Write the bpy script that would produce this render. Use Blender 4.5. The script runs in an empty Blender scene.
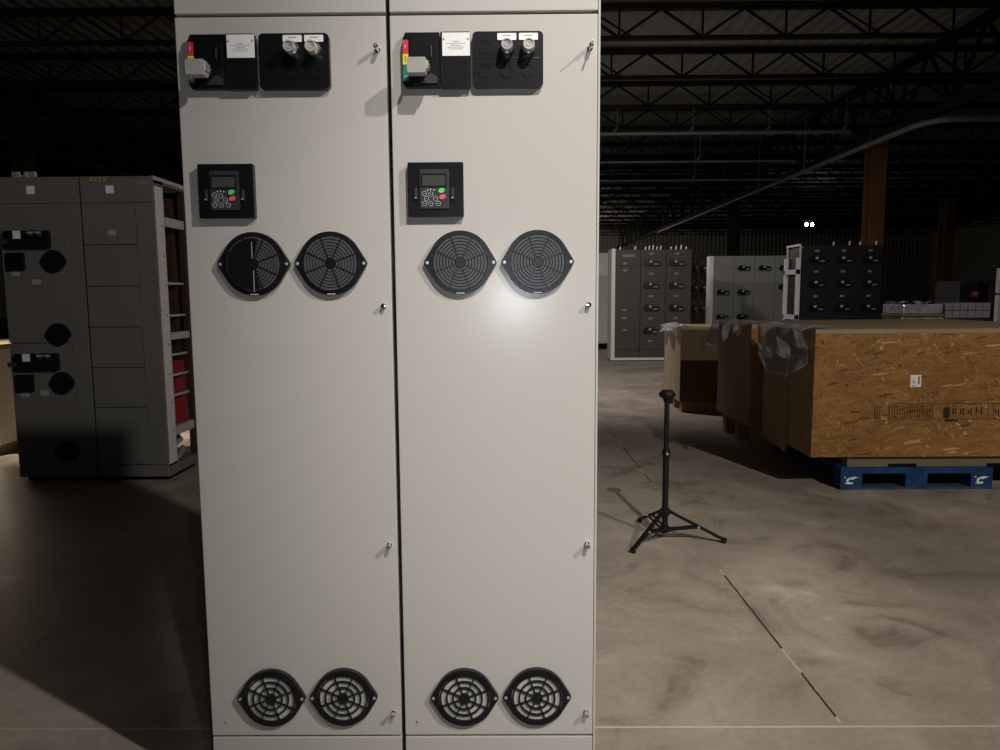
import bpy, bmesh, math, random
from mathutils import Vector, Matrix
random.seed(7)
PI = math.pi
sc = bpy.context.scene
COL = sc.collection

# ------------------------------------------------------------------ materials
def srgb(r, g, b):
    f = lambda c: (c/12.92 if c <= 0.04045 else ((c+0.055)/1.055)**2.4)
    return (f(r/255), f(g/255), f(b/255))

def base_mat(name):
    m = bpy.data.materials.new(name); m.use_nodes = True
    nt = m.node_tree
    return m, nt, nt.nodes['Principled BSDF']

def mat(name, col, rough=0.5, metal=0.0, spec=0.5, noise=0.0, scale=6.0, bump=0.0, bscale=60.0):
    m, nt, b = base_mat(name)
    b.inputs['Roughness'].default_value = rough
    b.inputs['Metallic'].default_value = metal
    b.inputs['Specular IOR Level'].default_value = spec
    tc = nt.nodes.new('ShaderNodeTexCoord')
    n = nt.nodes.new('ShaderNodeTexNoise'); n.inputs['Scale'].default_value = scale; n.inputs['Detail'].default_value = 5
    nt.links.new(tc.outputs['Object'], n.inputs['Vector'])
    r = nt.nodes.new('ShaderNodeValToRGB')
    k = noise
    r.color_ramp.elements[0].position = 0.3; r.color_ramp.elements[1].position = 0.7
    r.color_ramp.elements[0].color = (col[0]*(1-k), col[1]*(1-k), col[2]*(1-k), 1)
    r.color_ramp.elements[1].color = (min(1, col[0]*(1+k)), min(1, col[1]*(1+k)), min(1, col[2]*(1+k)), 1)
    nt.links.new(n.outputs['Fac'], r.inputs['Fac'])
    nt.links.new(r.outputs['Color'], b.inputs['Base Color'])
    if bump:
        n2 = nt.nodes.new('ShaderNodeTexNoise'); n2.inputs['Scale'].default_value = bscale; n2.inputs['Detail'].default_value = 2
        nt.links.new(tc.outputs['Object'], n2.inputs['Vector'])
        bp = nt.nodes.new('ShaderNodeBump'); bp.inputs['Strength'].default_value = bump; bp.inputs['Distance'].default_value = 0.002
        nt.links.new(n2.outputs['Fac'], bp.inputs['Height']); nt.links.new(bp.outputs['Normal'], b.inputs['Normal'])
    return m

def emis(name, col, s):
    m, nt, b = base_mat(name)
    b.inputs['Base Color'].default_value = (*col, 1)
    b.inputs['Emission Color'].default_value = (*col, 1)
    b.inputs['Emission Strength'].default_value = s
    return m

def math_node(nt, op, a, b=None, clamp=False):
    n = nt.nodes.new('ShaderNodeMath'); n.operation = op; n.use_clamp = clamp
    for i, v in enumerate((a, b)):
        if v is None: continue
        if isinstance(v, (int, float)): n.inputs[i].default_value = v
        else: nt.links.new(v, n.inputs[i])
    return n.outputs[0]

def mix_col(nt, fac, a, b):
    n = nt.nodes.new('ShaderNodeMix'); n.data_type = 'RGBA'
    for s, v in ((n.inputs[0], fac), (n.inputs[6], a), (n.inputs[7], b)):
        if isinstance(v, (int, float)): s.default_value = v
        elif isinstance(v, tuple): s.default_value = (*v, 1) if len(v) == 3 else v
        else: nt.links.new(v, s)
    return n.outputs[2]

def noise_node(nt, vec, scale, detail=6, rough=0.6, dist=0.0):
    n = nt.nodes.new('ShaderNodeTexNoise')
    n.inputs['Scale'].default_value = scale; n.inputs['Detail'].default_value = detail
    n.inputs['Roughness'].default_value = rough; n.inputs['Distortion'].default_value = dist
    nt.links.new(vec, n.inputs['Vector'])
    return n.outputs['Fac']

def ramp(nt, fac, stops):
    r = nt.nodes.new('ShaderNodeValToRGB')
    e = r.color_ramp.elements
    while len(e) < len(stops): e.new(0.5)
    for el, (p, c) in zip(e, stops):
        el.position = p; el.color = (*c, 1) if len(c) == 3 else c
    nt.links.new(fac, r.inputs['Fac'])
    return r.outputs['Color']

def concrete_floor():
    m, nt, b = base_mat('sealed_concrete')
    tc = nt.nodes.new('ShaderNodeTexCoord'); v = tc.outputs['Object']
    big = noise_node(nt, v, 0.55, 5, 0.6, 0.6)
    mid = noise_node(nt, v, 2.3, 7, 0.65, 1.2)
    fine = noise_node(nt, v, 38, 4, 0.7)
    c = ramp(nt, big, [(0.3, (0.26, 0.215, 0.17)), (0.52, (0.37, 0.31, 0.25)), (0.75, (0.46, 0.39, 0.315))])
    st = ramp(nt, mid, [(0.30, (0.42, 0.41, 0.39)), (0.44, (0.82, 0.82, 0.82)), (0.60, (1, 1, 1)), (0.68, (1.30, 1.28, 1.25))])
    mu = nt.nodes.new('ShaderNodeMix'); mu.data_type = 'RGBA'; mu.blend_type = 'MULTIPLY'; mu.inputs[0].default_value = 0.85
    nt.links.new(c, mu.inputs[6]); nt.links.new(st, mu.inputs[7])
    fs = ramp(nt, fine, [(0.35, (0.86, 0.86, 0.86)), (0.7, (1.08, 1.08, 1.08))])
    mu2 = nt.nodes.new('ShaderNodeMix'); mu2.data_type = 'RGBA'; mu2.blend_type = 'MULTIPLY'; mu2.inputs[0].default_value = 0.8
    nt.links.new(mu.outputs[2], mu2.inputs[6]); nt.links.new(fs, mu2.inputs[7])
    col = mu2.outputs[2]
    sx = nt.nodes.new('ShaderNodeSeparateXYZ'); nt.links.new(v, sx.inputs[0])
    wob = math_node(nt, 'MULTIPLY', math_node(nt, 'SUBTRACT', noise_node(nt, v, 9, 4), 0.5), 0.012)
    # dark saw cut running away beside the stand, and the pale filled joint crossing in front of the cabinets
    d1 = math_node(nt, 'ABSOLUTE', math_node(nt, 'SUBTRACT', math_node(nt, 'ADD', sx.outputs[0], wob), 1.808))
    line1 = math_node(nt, 'LESS_THAN', d1, 0.0042)
    gap = math_node(nt, 'ADD', math_node(nt, 'LESS_THAN', sx.outputs[1], 1.55), math_node(nt, 'GREATER_THAN', sx.outputs[1], 3.0), True)
    gap = math_node(nt, 'MULTIPLY', gap, math_node(nt, 'GREATER_THAN', sx.outputs[1], 0.3))
    gap = math_node(nt, 'MULTIPLY', gap, math_node(nt, 'LESS_THAN', sx.outputs[1], 5.5))
    line1 = math_node(nt, 'MULTIPLY', line1, gap)
    worn = math_node(nt, 'GREATER_THAN', noise_node(nt, v, 3.1, 2), 0.56)
    lc = mix_col(nt, worn, (0.035, 0.028, 0.022), (0.40, 0.35, 0.28))
    col = mix_col(nt, line1, col, lc)
    d2 = math_node(nt, 'ABSOLUTE', math_node(nt, 'SUBTRACT', math_node(nt, 'ADD', sx.outputs[1], math_node(nt, 'MULTIPLY', wob, 0.3)), 0.277))
    line2 = math_node(nt, 'MULTIPLY', math_node(nt, 'LESS_THAN', d2, 0.0045), 0.75)
    col = mix_col(nt, line2, col, (0.52, 0.46, 0.38))
    nt.links.new(col, b.inputs['Base Color'])
    rr = ramp(nt, mid, [(0.3, (0.36, 0.36, 0.36)), (0.7, (0.52, 0.52, 0.52))])
    nt.links.new(rr, b.inputs['Roughness'])
    b.inputs['Specular IOR Level'].default_value = 0.4
    bp = nt.nodes.new('ShaderNodeBump'); bp.inputs['Strength'].default_value = 0.12; bp.inputs['Distance'].default_value = 0.004
    nt.links.new(mid, bp.inputs['Height']); nt.links.new(bp.outputs['Normal'], b.inputs['Normal'])
    return m

def osb(name='oriented_strand_board', tint=1.0, stencil=None):
    m, nt, b = base_mat(name)
    tc = nt.nodes.new('ShaderNodeTexCoord')
    cols = []
    big = noise_node(nt, tc.outputs['Object'], 1.6, 3)
    prev = None
    T = lambda c: tuple(x*tint for x in c)
    for i, (rot, sc_) in enumerate(((0.30, 1.0), (-0.55, 0.8), (1.25, 1.15), (2.45, 0.9), (0.85, 1.3), (-0.15, 1.1))):
        mp = nt.nodes.new('ShaderNodeMapping')
        mp.vector_type = 'TEXTURE'; mp.inputs['Rotation'].default_value = (0, rot, rot*0.35)
        mp.inputs['Scale'].default_value = (1/(11*sc_), 1/(62*sc_), 1/(62*sc_))
        mp.inputs['Location'].default_value = (i*3.1, i*1.7, i*5.3)
        nt.links.new(tc.outputs['Object'], mp.inputs['Vector'])
        vo = nt.nodes.new('ShaderNodeTexVoronoi'); vo.inputs['Scale'].default_value = 1.0
        nt.links.new(mp.outputs[0], vo.inputs['Vector'])
        sp = nt.nodes.new('ShaderNodeSeparateColor'); nt.links.new(vo.outputs['Color'], sp.inputs[0])
        c = ramp(nt, sp.outputs[0], [(0.0, T((0.12, 0.052, 0.014))), (0.05, T((0.24, 0.112, 0.030))), (0.5, T((0.30, 0.145, 0.040))), (0.95, T((0.36, 0.188, 0.056))), (0.99, T((0.55, 0.38, 0.17)))])
        if prev is None: prev = c
        else:
            msk = math_node(nt, 'GREATER_THAN', sp.outputs[1], 0.55)
            prev = mix_col(nt, msk, prev, c)
    mu = nt.nodes.new('ShaderNodeMix'); mu.data_type = 'RGBA'; mu.blend_type = 'MULTIPLY'; mu.inputs[0].default_value = 0.9
    nt.links.new(prev, mu.inputs[6])
    nt.links.new(ramp(nt, big, [(0.3, (0.72, 0.66, 0.6)), (0.7, (1.12, 1.12, 1.1))]), mu.inputs[7])
    nt.links.new(mu.outputs[2], b.inputs['Base Color'])
    b.inputs['Roughness'].default_value = 0.6
    b.inputs['Specular IOR Level'].default_value = 0.3
    return m

def wood(name, c0, c1, scale=3.0, axis=0):
    m, nt, b = base_mat(name)
    tc = nt.nodes.new('ShaderNodeTexCoord')
    mp = nt.nodes.new('ShaderNodeMapping')
    s = [30, 30, 30]; s[axis] = 1.5
    mp.inputs['Scale'].default_value = s
    nt.links.new(tc.outputs['Object'], mp.inputs['Vector'])
    f = noise_node(nt, mp.outputs[0], scale*0.3, 6, 0.6, 0.4)
    nt.links.new(ramp(nt, f, [(0.3, c0), (0.7, c1)]), b.inputs['Base Color'])
    b.inputs['Roughness'].default_value = 0.7; b.inputs['Specular IOR Level'].default_value = 0.25
    return m

def ribbed(name, c, axis, period, strength=0.6):
    m, nt, b = base_mat(name)
    tc = nt.nodes.new('ShaderNodeTexCoord')
    w = nt.nodes.new('ShaderNodeTexWave'); w.wave_type = 'BANDS'; w.bands_direction = axis
    w.inputs['Scale'].default_value = 1/period/PI*1.0 if False else 0.314/period
    nt.links.new(tc.outputs['Object'], w.inputs['Vector'])
    bp = nt.nodes.new('ShaderNodeBump'); bp.inputs['Strength'].default_value = strength; bp.inputs['Distance'].default_value = 0.05
    nt.links.new(w.outputs['Fac'], bp.inputs['Height']); nt.links.new(bp.outputs['Normal'], b.inputs['Normal'])
    n = noise_node(nt, tc.outputs['Object'], 0.4, 4)
    nt.links.new(ramp(nt, n, [(0.3, tuple(x*0.8 for x in c)), (0.7, c)]), b.inputs['Base Color'])
    b.inputs['Roughness'].default_value = 0.65
    return m

def film(name, dens=0.35, tint=(0.62, 0.62, 0.64)):
    m, nt, b = base_mat(name)
    nt.nodes.remove(b)
    out = nt.nodes['Material Output']
    gl = nt.nodes.new('ShaderNodeBsdfGlossy'); gl.inputs['Roughness'].default_value = 0.12; gl.inputs['Color'].default_value = (0.9, 0.9, 0.92, 1)
    df = nt.nodes.new('ShaderNodeBsdfDiffuse'); df.inputs['Color'].default_value = (*tint, 1)
    tr = nt.nodes.new('ShaderNodeBsdfTransparent')
    m1 = nt.nodes.new('ShaderNodeMixShader'); m1.inputs[0].default_value = 0.45
    nt.links.new(df.outputs[0], m1.inputs[1]); nt.links.new(gl.outputs[0], m1.inputs[2])
    m2 = nt.nodes.new('ShaderNodeMixShader')
    tc = nt.nodes.new('ShaderNodeTexCoord')
    n = noise_node(nt, tc.outputs['Object'], 5, 2, 0.5, 0.8)
    nt.links.new(ramp(nt, n, [(0.35, (dens*0.75,)*3), (0.7, (min(1, dens*1.4),)*3)]), m2.inputs[0])
    nt.links.new(tr.outputs[0], m2.inputs[1]); nt.links.new(m1.outputs[0], m2.inputs[2])
    nt.links.new(m2.outputs[0], out.inputs['Surface'])
    return m

M = {}
M['paint'] = mat('light_grey_paint', (0.487, 0.464, 0.432), 0.235, 0, 0.5, 0.012, 2.0, 0.02, 240)
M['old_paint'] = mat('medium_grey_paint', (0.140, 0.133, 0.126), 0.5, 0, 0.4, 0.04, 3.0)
M['dark_paint'] = mat('dark_grey_paint', (0.052, 0.047, 0.040), 0.5, 0, 0.4, 0.05, 3.0)
M['mid_paint'] = mat('mid_grey_paint', (0.19, 0.187, 0.178), 0.5, 0, 0.4, 0.04, 3.0)
M['deep_paint'] = mat('deep_grey_paint', (0.010, 0.010, 0.0095), 0.5, 0, 0.4, 0.05, 3.0)
M['white_paint'] = mat('white_paint', (0.62, 0.60, 0.56), 0.45, 0, 0.5, 0.02, 3.0)
M['galv'] = mat('galvanised_steel', (0.50, 0.50, 0.48), 0.45, 0.35, 0.5, 0.10, 10.0)
M['black'] = mat('black_plastic', (0.006, 0.006, 0.007), 0.33, 0, 0.4, 0.06, 20.0, 0.08, 300)
M['gap'] = mat('black_gasket', (0.006, 0.006, 0.006), 0.8, 0, 0.1, 0.1, 20.0)
M['guard'] = mat('charcoal_plastic', (0.006, 0.006, 0.007), 0.34, 0, 0.5, 0.06, 20.0, 0.1, 300)
M['louvre'] = mat('slate_plastic', (0.062, 0.064, 0.073), 0.38, 0, 0.5, 0.06, 30.0)
M['media'] = mat('grey_filter_media', (0.44, 0.43, 0.41), 0.9, 0, 0.1, 0.12, 90.0, 0.4, 220)
M['mediadark'] = mat('dark_filter_media', (0.012, 0.012, 0.013), 0.9, 0, 0.1, 0.2, 90.0)
M['dgrey'] = mat('dark_grey_plastic', (0.030, 0.032, 0.036), 0.42, 0, 0.5, 0.05, 20.0)
M['hgrey'] = mat('grey_plastic', (0.34, 0.33, 0.305), 0.45, 0, 0.5, 0.03, 20.0)
M['chrome'] = mat('polished_steel', (0.78, 0.77, 0.75), 0.16, 1.0, 0.5, 0.05, 30.0)
M['steel'] = mat('brushed_steel', (0.66, 0.65, 0.62), 0.35, 0.7, 0.5, 0.06, 60.0)
M['lens'] = mat('clear_white_lens', (0.42, 0.41, 0.39), 0.12, 0, 0.7, 0.06, 60.0)
M['lens_warm'] = mat('frosted_white_lens', (0.52, 0.48, 0.44), 0.28, 0, 0.6, 0.05, 60.0)
M['white'] = mat('white_label', (0.80, 0.79, 0.77), 0.5, 0, 0.4, 0.02, 10.0)
M['ink'] = mat('grey_print', (0.16, 0.16, 0.17), 0.7, 0, 0.2, 0.02, 10.0)
M['paleink'] = mat('pale_print', (0.55, 0.56, 0.58), 0.6, 0, 0.3, 0.02, 10.0)
M['red'] = mat('red_label', (0.58, 0.035, 0.06), 0.45, 0, 0.4, 0.03, 10.0)
M['yellow'] = mat('yellow_label', (0.80, 0.58, 0.03), 0.45, 0, 0.4, 0.03, 10.0)
M['green'] = mat('green_label', (0.012, 0.17, 0.12), 0.45, 0, 0.4, 0.03, 10.0)
M['kgreen'] = mat('green_key', (0.15, 0.62, 0.19), 0.4, 0, 0.5, 0.03, 10.0)
M['kred'] = mat('red_key', (0.80, 0.10, 0.13), 0.4, 0, 0.5, 0.03, 10.0)
M['screen'] = mat('grey_lcd', (0.058, 0.060, 0.053), 0.25, 0, 0.5, 0.03, 10.0)
M['stand'] = mat('black_anodised', (0.005, 0.005, 0.005), 0.5, 0, 0.3, 0.05, 20.0)
M['tan_wood'] = wood('pale_pine', (0.15, 0.112, 0.070), (0.21, 0.16, 0.10), 3, 0)
M['osb'] = osb()
M['pale'] = wood('pale_board', (0.56, 0.49, 0.41), (0.66, 0.59, 0.50), 3, 2)
M['ply'] = wood('brown_plywood', (0.25, 0.155, 0.080), (0.34, 0.22, 0.115), 3, 2)
M['ply_dark_shade'] = wood('dark_shaded_plywood', (0.10, 0.060, 0.030), (0.14, 0.088, 0.046), 3, 2)  # far crate's front, shade put into the colour; also the left crate's batten
M['ply_lit'] = wood('lit_tan_plywood', (0.26, 0.20, 0.135), (0.34, 0.27, 0.19), 3, 2)  # far crate's sides, the light on them put into the colour
M['ply_edge'] = wood('plywood_edge', (0.25, 0.185, 0.115), (0.36, 0.275, 0.175), 3, 0)
M['blue'] = mat('blue_pallet_paint', (0.010, 0.050, 0.145), 0.6, 0, 0.3, 0.35, 9.0)
M['bluepale'] = mat('worn_blue_board', (0.040, 0.060, 0.11), 0.7, 0, 0.3, 0.45, 9.0)
M['stencil'] = mat('faded_black_ink', (0.040, 0.022, 0.010), 0.75, 0, 0.2, 0.45, 60.0)
M['stencil_pale'] = mat('thin_black_ink', (0.13, 0.062, 0.022), 0.75, 0, 0.2, 0.45, 60.0)
M['film'] = film('clear_plastic_film', 0.46, (0.62, 0.60, 0.62))
M['foil'] = mat('silver_wrap', (0.50, 0.49, 0.53), 0.25, 0.5, 0.5, 0.3, 16.0, 0.8, 30)
M['darkwrap'] = mat('brown_wrap', (0.10, 0.085, 0.06), 0.35, 0.0, 0.5, 0.4, 16.0, 0.8, 30)
M['joist'] = mat('joist_primer', (0.020, 0.019, 0.018), 0.7, 0, 0.2, 0.2, 3.0)
M['deck'] = ribbed('roof_deck', (0.30, 0.285, 0.255), 'X', 0.30, 0.5)
M['siding'] = ribbed('wall_siding', (0.34, 0.315, 0.27), 'X', 0.35, 0.8)
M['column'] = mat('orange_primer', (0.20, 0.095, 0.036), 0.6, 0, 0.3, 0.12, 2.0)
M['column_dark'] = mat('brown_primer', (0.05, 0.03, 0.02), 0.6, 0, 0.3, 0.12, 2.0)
M['pipe'] = mat('grey_pipe', (0.30, 0.30, 0.30), 0.5, 0.3, 0.5, 0.1, 3.0)
M['floor'] = concrete_floor()
M['bus_red'] = mat('red_insulation', (0.33, 0.022, 0.030), 0.5, 0, 0.4, 0.15, 8.0)
M['brown_red'] = mat('rust_primer', (0.045, 0.017, 0.011), 0.6, 0, 0.3, 0.15, 8.0)
M['cable'] = mat('grey_cable', (0.20, 0.20, 0.19), 0.5, 0, 0.4, 0.15, 8.0)
M['lamp'] = emis('lamp_glow', (1.0, 0.97, 0.92), 60)
M['red_glow'] = emis('red_indicator', (0.4, 0.06, 0.04), 0.02)
M['carton'] = mat('grey_carton', (0.20, 0.185, 0.20), 0.7, 0, 0.3, 0.1, 12.0)
M['tote'] = mat('yellow_tarp', (0.50, 0.30, 0.05), 0.6, 0, 0.3, 0.1, 8.0)

# ------------------------------------------------------------------ mesh helpers
class MB:
    def __init__(s): s.bm = bmesh.new()
    def box(s, x0, x1, y0, y1, z0, z1, bev=0.0, seg=2):
        t = bmesh.new()
        bmesh.ops.create_cube(t, size=1.0)
        for v in t.verts:
            v.co = Vector((x0+(v.co.x+.5)*(x1-x0), y0+(v.co.y+.5)*(y1-y0), z0+(v.co.z+.5)*(z1-z0)))
        if bev > 0: bmesh.ops.bevel(t, geom=t.edges[:], offset=bev, segments=seg, profile=0.6, affect='EDGES')
        s.merge(t); return s
    def merge(s, t, mtx=None):
        if mtx is not None: bmesh.ops.transform(t, matrix=mtx, verts=t.verts[:])
        me = bpy.data.meshes.new('tmp'); t.to_mesh(me); t.free()
        s.bm.from_mesh(me); bpy.data.meshes.remove(me)
    def prism(s, pts, d0, d1, plane='xz', bev=0.0):
        """polygon in a plane, extruded along the third axis from d0 to d1"""
        t = bmesh.new()
        def P(a, b, d):
            return {'xz': (a, d, b), 'xy': (a, b, d), 'yz': (d, a, b)}[plane]
        lo = [t.verts.new(P(a, b, d0)) for a, b in pts]
        hi = [t.verts.new(P(a, b, d1)) for a, b in pts]
        n = len(pts)
        t.faces.new(lo[::-1]); top = t.faces.new(hi)
        for i in range(n): t.faces.new((lo[i], lo[(i+1) % n], hi[(i+1) % n], hi[i]))
        bmesh.ops.recalc_face_normals(t, faces=t.faces[:])
        if bev > 0: bmesh.ops.bevel(t, geom=list(top.edges), offset=bev, segments=2, profile=0.6, affect='EDGES')
        s.merge(t); return s
    def cyl(s, p0, p1, r0, r1=None, n=20, bev=0.0):
        r1 = r0 if r1 is None else r1
        p0, p1 = Vector(p0), Vector(p1); d = p1-p0
        t = bmesh.new()
        bmesh.ops.create_cone(t, cap_ends=True, segments=n, radius1=r0, radius2=r1, depth=d.length)
        if bev > 0:
            ed = [e for e in t.edges if len(e.link_faces) == 2 and any(len(f.verts) > 4 for f in e.link_faces)]
            bmesh.ops.bevel(t, geom=ed, offset=bev, segments=2, profile=0.6, affect='EDGES')
        q = Vector((0, 0, 1)).rotation_difference(d.normalized()).to_matrix().to_4x4()
        s.merge(t, Matrix.Translation((p0+p1)/2) @ q); return s
    def tube(s, pts, r, n=8):
        pts = [Vector(p) for p in pts]
        rings = []
        for i, p in enumerate(pts):
            d = (pts[min(i+1, len(pts)-1)]-pts[max(i-1, 0)]).normalized()
            a = d.orthogonal().normalized() if i == 0 else (rings[-1][1]-d*rings[-1][1].dot(d)).normalized()
            b = d.cross(a)
            rings.append(([s.bm.verts.new(p+(a*math.cos(2*PI*k/n)+b*math.sin(2*PI*k/n))*r) for k in range(n)], a))
        for (A, _), (B, _) in zip(rings, rings[1:]):
            for k in range(n): s.bm.faces.new((A[k], A[(k+1) % n], B[(k+1) % n], B[k]))
        s.bm.faces.new(rings[0][0][::-1]); s.bm.faces.new(rings[-1][0]); return s
    def ring(s, cx, cz, r0, r1, y0, y1, n=64, a0=0.0, a1=2*PI, outer=None):
        """flat annulus (or arc of one) facing -y, from y0 (front) to y1; outer may be a function of the angle"""
        full = abs(a1-a0-2*PI) < 1e-6
        m = n if full else n+1
        L = []
        for k in range(m):
            a = a0+(a1-a0)*k/n
            ro = outer(a) if outer else r1
            c, q = math.cos(a), math.sin(a)
            L.append([s.bm.verts.new((cx+r*c, y, cz+r*q)) for r, y in ((r0, y0), (ro, y0), (ro, y1), (r0, y1))])
        for k in range(n):
            A, B = L[k], L[(k+1) % m]
            for j in range(4): s.bm.faces.new((A[j], A[(j+1) % 4], B[(j+1) % 4], B[j]))
        if not full:
            s.bm.faces.new(L[0]); s.bm.faces.new(L[-1][::-1])
        return s
    def disc(s, cx, cz, r, y0, y1, n=32):
        return s.cyl((cx, y1, cz), (cx, y0, cz), r, r, n)
    def sheet(s, nx, ny, fn, th=0.0015):
        V = [[s.bm.verts.new(fn(i/nx, j/ny)) for j in range(ny+1)] for i in range(nx+1)]
        for i in range(nx):
            for j in range(ny): s.bm.faces.new((V[i][j], V[i+1][j], V[i+1][j+1], V[i][j+1]))
        return s
    def build(s, name, material, parent=None, smooth=False, label=None):
        bmesh.ops.recalc_face_normals(s.bm, faces=s.bm.faces[:])
        me = bpy.data.meshes.new(name); s.bm.to_mesh(me); s.bm.free()
        me.materials.append(material)
        if smooth:
            me.polygons.foreach_set('use_smooth', [True]*len(me.polygons))
            me.set_sharp_from_angle(angle=math.radians(38))
        o = bpy.data.objects.new(name, me); COL.objects.link(o)
        if parent: o.parent = parent
        if label: o['label'] = label
        return o

def tag(o, label=None, cat=None, group=None, kind=None):
    if label: o['label'] = label
    if cat: o['category'] = cat
    if group: o['group'] = group
    if kind: o['kind'] = kind
    return o
def empty(name, loc=(0, 0, 0), rz=0.0):
    o = bpy.data.objects.new(name, None); COL.objects.link(o)
    o.location = loc; o.rotation_euler = (0, 0, rz); o.empty_display_size = 0.1
    return o
def kids(o): return [c for c in COL.objects if c.parent == o]
def copy_tree(o, parent=None):
    c = o.copy(); COL.objects.link(c)
    if parent: c.parent = parent
    for ch in kids(o): copy_tree(ch, c)
    return c
def struct(o): o['kind'] = 'structure'; return o
def rrect(x0, x1, z0, z1, r, n=5):
    pts = []
    for cx, cz, a in ((x1-r, z1-r, 0), (x0+r, z1-r, PI/2), (x0+r, z0+r, PI), (x1-r, z0+r, 1.5*PI)):
        for k in range(n+1):
            t = a+PI/2*k/n; pts.append((cx+r*math.cos(t), cz+r*math.sin(t)))
    return pts
def text_mesh(name, body, size, mtx, material, parent, ext=0.0003, align='CENTER'):
    cu = bpy.data.curves.new(name, 'FONT'); cu.body = body; cu.size = size; cu.extrude = ext
    cu.align_x = align; cu.align_y = 'CENTER'
    t = bpy.data.objects.new(name, cu); COL.objects.link(t)
    dg = bpy.context.evaluated_depsgraph_get(); dg.update()
    me = bpy.data.meshes.new_from_object(t.evaluated_get(dg))
    bpy.data.objects.remove(t); bpy.data.curves.remove(cu)
    me.transform(mtx); me.materials.clear(); me.materials.append(material); me.name = name
    o = bpy.data.objects.new(name, me); COL.objects.link(o); o.parent = parent
    return o
FRONT = Matrix.Rotation(PI/2, 4, 'X')          # text lying in the xz plane, facing -y

# ------------------------------------------------------------------ camera (solved from the cabinet edges)
CAM = Vector((0.78284, -1.79985, 1.31141)); YAW, PITCH, ROLL = -0.0067, 0.10894, -0.00688; FPX = 722.0
fw = Vector((math.sin(YAW)*math.cos(PITCH), math.cos(YAW)*math.cos(PITCH), -math.sin(PITCH)))
rt = Vector((math.cos(YAW), -math.sin(YAW), 0)); up = rt.cross(fw)
r2 = rt*math.cos(ROLL)+up*math.sin(ROLL); u2 = -rt*math.sin(ROLL)+up*math.cos(ROLL)
cam = bpy.data.cameras.new('camera'); co = bpy.data.objects.new('camera', cam); COL.objects.link(co)
mw = Matrix((r2, u2, -fw)).transposed().to_4x4(); mw.translation = CAM
co.matrix_world = mw
cam.sensor_width = 36.0; cam.lens = FPX*36.0/1000.0; cam.clip_start = 0.05; cam.clip_end = 300
sc.camera = co

# ------------------------------------------------------------------ the building
DECK = 7.0
o = struct(MB().box(-34, 38, -14, 62, -0.3, 0).build('floor', M['floor']))
o = struct(MB().box(-34, 38, -14, 62, DECK, DECK+0.15).build('ceiling', M['deck']))
struct(MB().box(-34, 38, 62, 62.3, -0.3, DECK+0.15).build('wall_back', M['siding']))
struct(MB().box(-34.3, -34, -14, 62, -0.3, DECK+0.15).build('wall_left', M['siding']))
struct(MB().box(38, 38.3, -14, 62, -0.3, DECK+0.15).build('wall_right', M['siding']))
struct(MB().box(-34, 38, -14.3, -14, -0.3, DECK+0.15).build('wall_front', M['siding']))

# open-web joists spanning across the hall
def joist(y, proto):
    if proto is None:
        r = empty('roof_joist', (0, y, 0))
        t = MB(); t.box(-33, 37, -0.07, 0.07, 6.88, DECK-0.001); t.build('top_chord', M['joist'], r)
        t = MB(); t.box(-33, 37, -0.055, 0.055, 6.31, 6.385); t.build('bottom_chord', M['joist'], r)
        w = MB(); x = -33.0; k = 0
        while x < 36.5:
            w.cyl((x, 0, 6.36), (x, 0, 6.9), 0.025, n=6)
            w.cyl((x, 0.0, 6.36), (x+0.82, 0, 6.9), 0.03, n=6)
            w.cyl((x+0.82, 0, 6.9), (x+1.64, 0, 6.36), 0.03, n=6)
            if k % 3 == 1: w.cyl((x+0.3, 0.02, 6.36), (x-0.6, 0.02, 6.9), 0.02, n=6)
            x += 1.64; k += 1
        w.build('web', M['joist'], r)
    else: r = copy_tree(proto); r.location = (0, y, 0)
    return r
pj = None; y = 13.1; k = 0
while y < 61:
    j = joist(y, pj); pj = pj or j
    j.location.x = (k*0.73) % 1.0-0.5 if k else 0.0
    tag(j, 'dark steel open-web roof joist spanning the hall under the roof deck', 'roof joist', 'open-web joists under the roof deck')
    y += 2.6; k += 1

def girder(x, label, zb=5.75):
    r = empty('joist_girder', (x, 0, 0))
    MB().box(-0.12, 0.12, 4, 61, 6.74, 6.87).build('top_chord', M['joist'], r)
    MB().box(-0.12, 0.12, 4, 61, zb-0.45, zb-0.32).build('bottom_chord', M['joist'], r)
    w = MB(); y = 4.5
    while y < 60:
        w.cyl((0, y, zb-0.4), (0, y, 6.8), 0.04, n=6)
        w.cyl((0, y, zb-0.4), (0, y+1.0, 6.8), 0.05, n=6); w.cyl((0, y+1.0, 6.8), (0, y+2.0, zb-0.4), 0.05, n=6)
        y += 2.0
    w.build('web', M['joist'], r)
    tag(r, label, 'girder')
girder(-11.9, 'dark joist girder running away above the cabinets at far left')
girder(10.55, 'dark joist girder running away over the tall orange column')

def column(x, y, w, h, m, label):
    r = empty('steel_column', (x, y, 0))
    s = MB()
    s.box(-w/2, w/2, -w/2, -w/2+0.03, 0.02, h); s.box(-w/2, w/2, w/2-0.03, w/2, 0.02, h); s.box(-0.02, 0.02, -w/2+0.0301, w/2-0.0301, 0.021, h-0.031)
    s.build('shaft', m, r)
    MB().box(-w*0.7, w*0.7, -w*0.7, w*0.7, 0, 0.025).build('base_plate', m, r)
    MB().box(-w*0.6, w*0.6, -w*0.6, w*0.6, h-0.03, h).build('cap_plate', m, r)
    tag(r, label, 'column'); return r
column(10.55, 17.7, 0.40, 5.27, M['column'], 'tall orange steel column behind the black cabinets')
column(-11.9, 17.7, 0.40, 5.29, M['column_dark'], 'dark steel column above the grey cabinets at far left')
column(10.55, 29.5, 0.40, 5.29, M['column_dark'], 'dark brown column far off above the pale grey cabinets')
column(19.6, 29.5, 0.45, 5.29, M['column'], 'dim orange column behind the wrapped stack near right edge')

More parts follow.
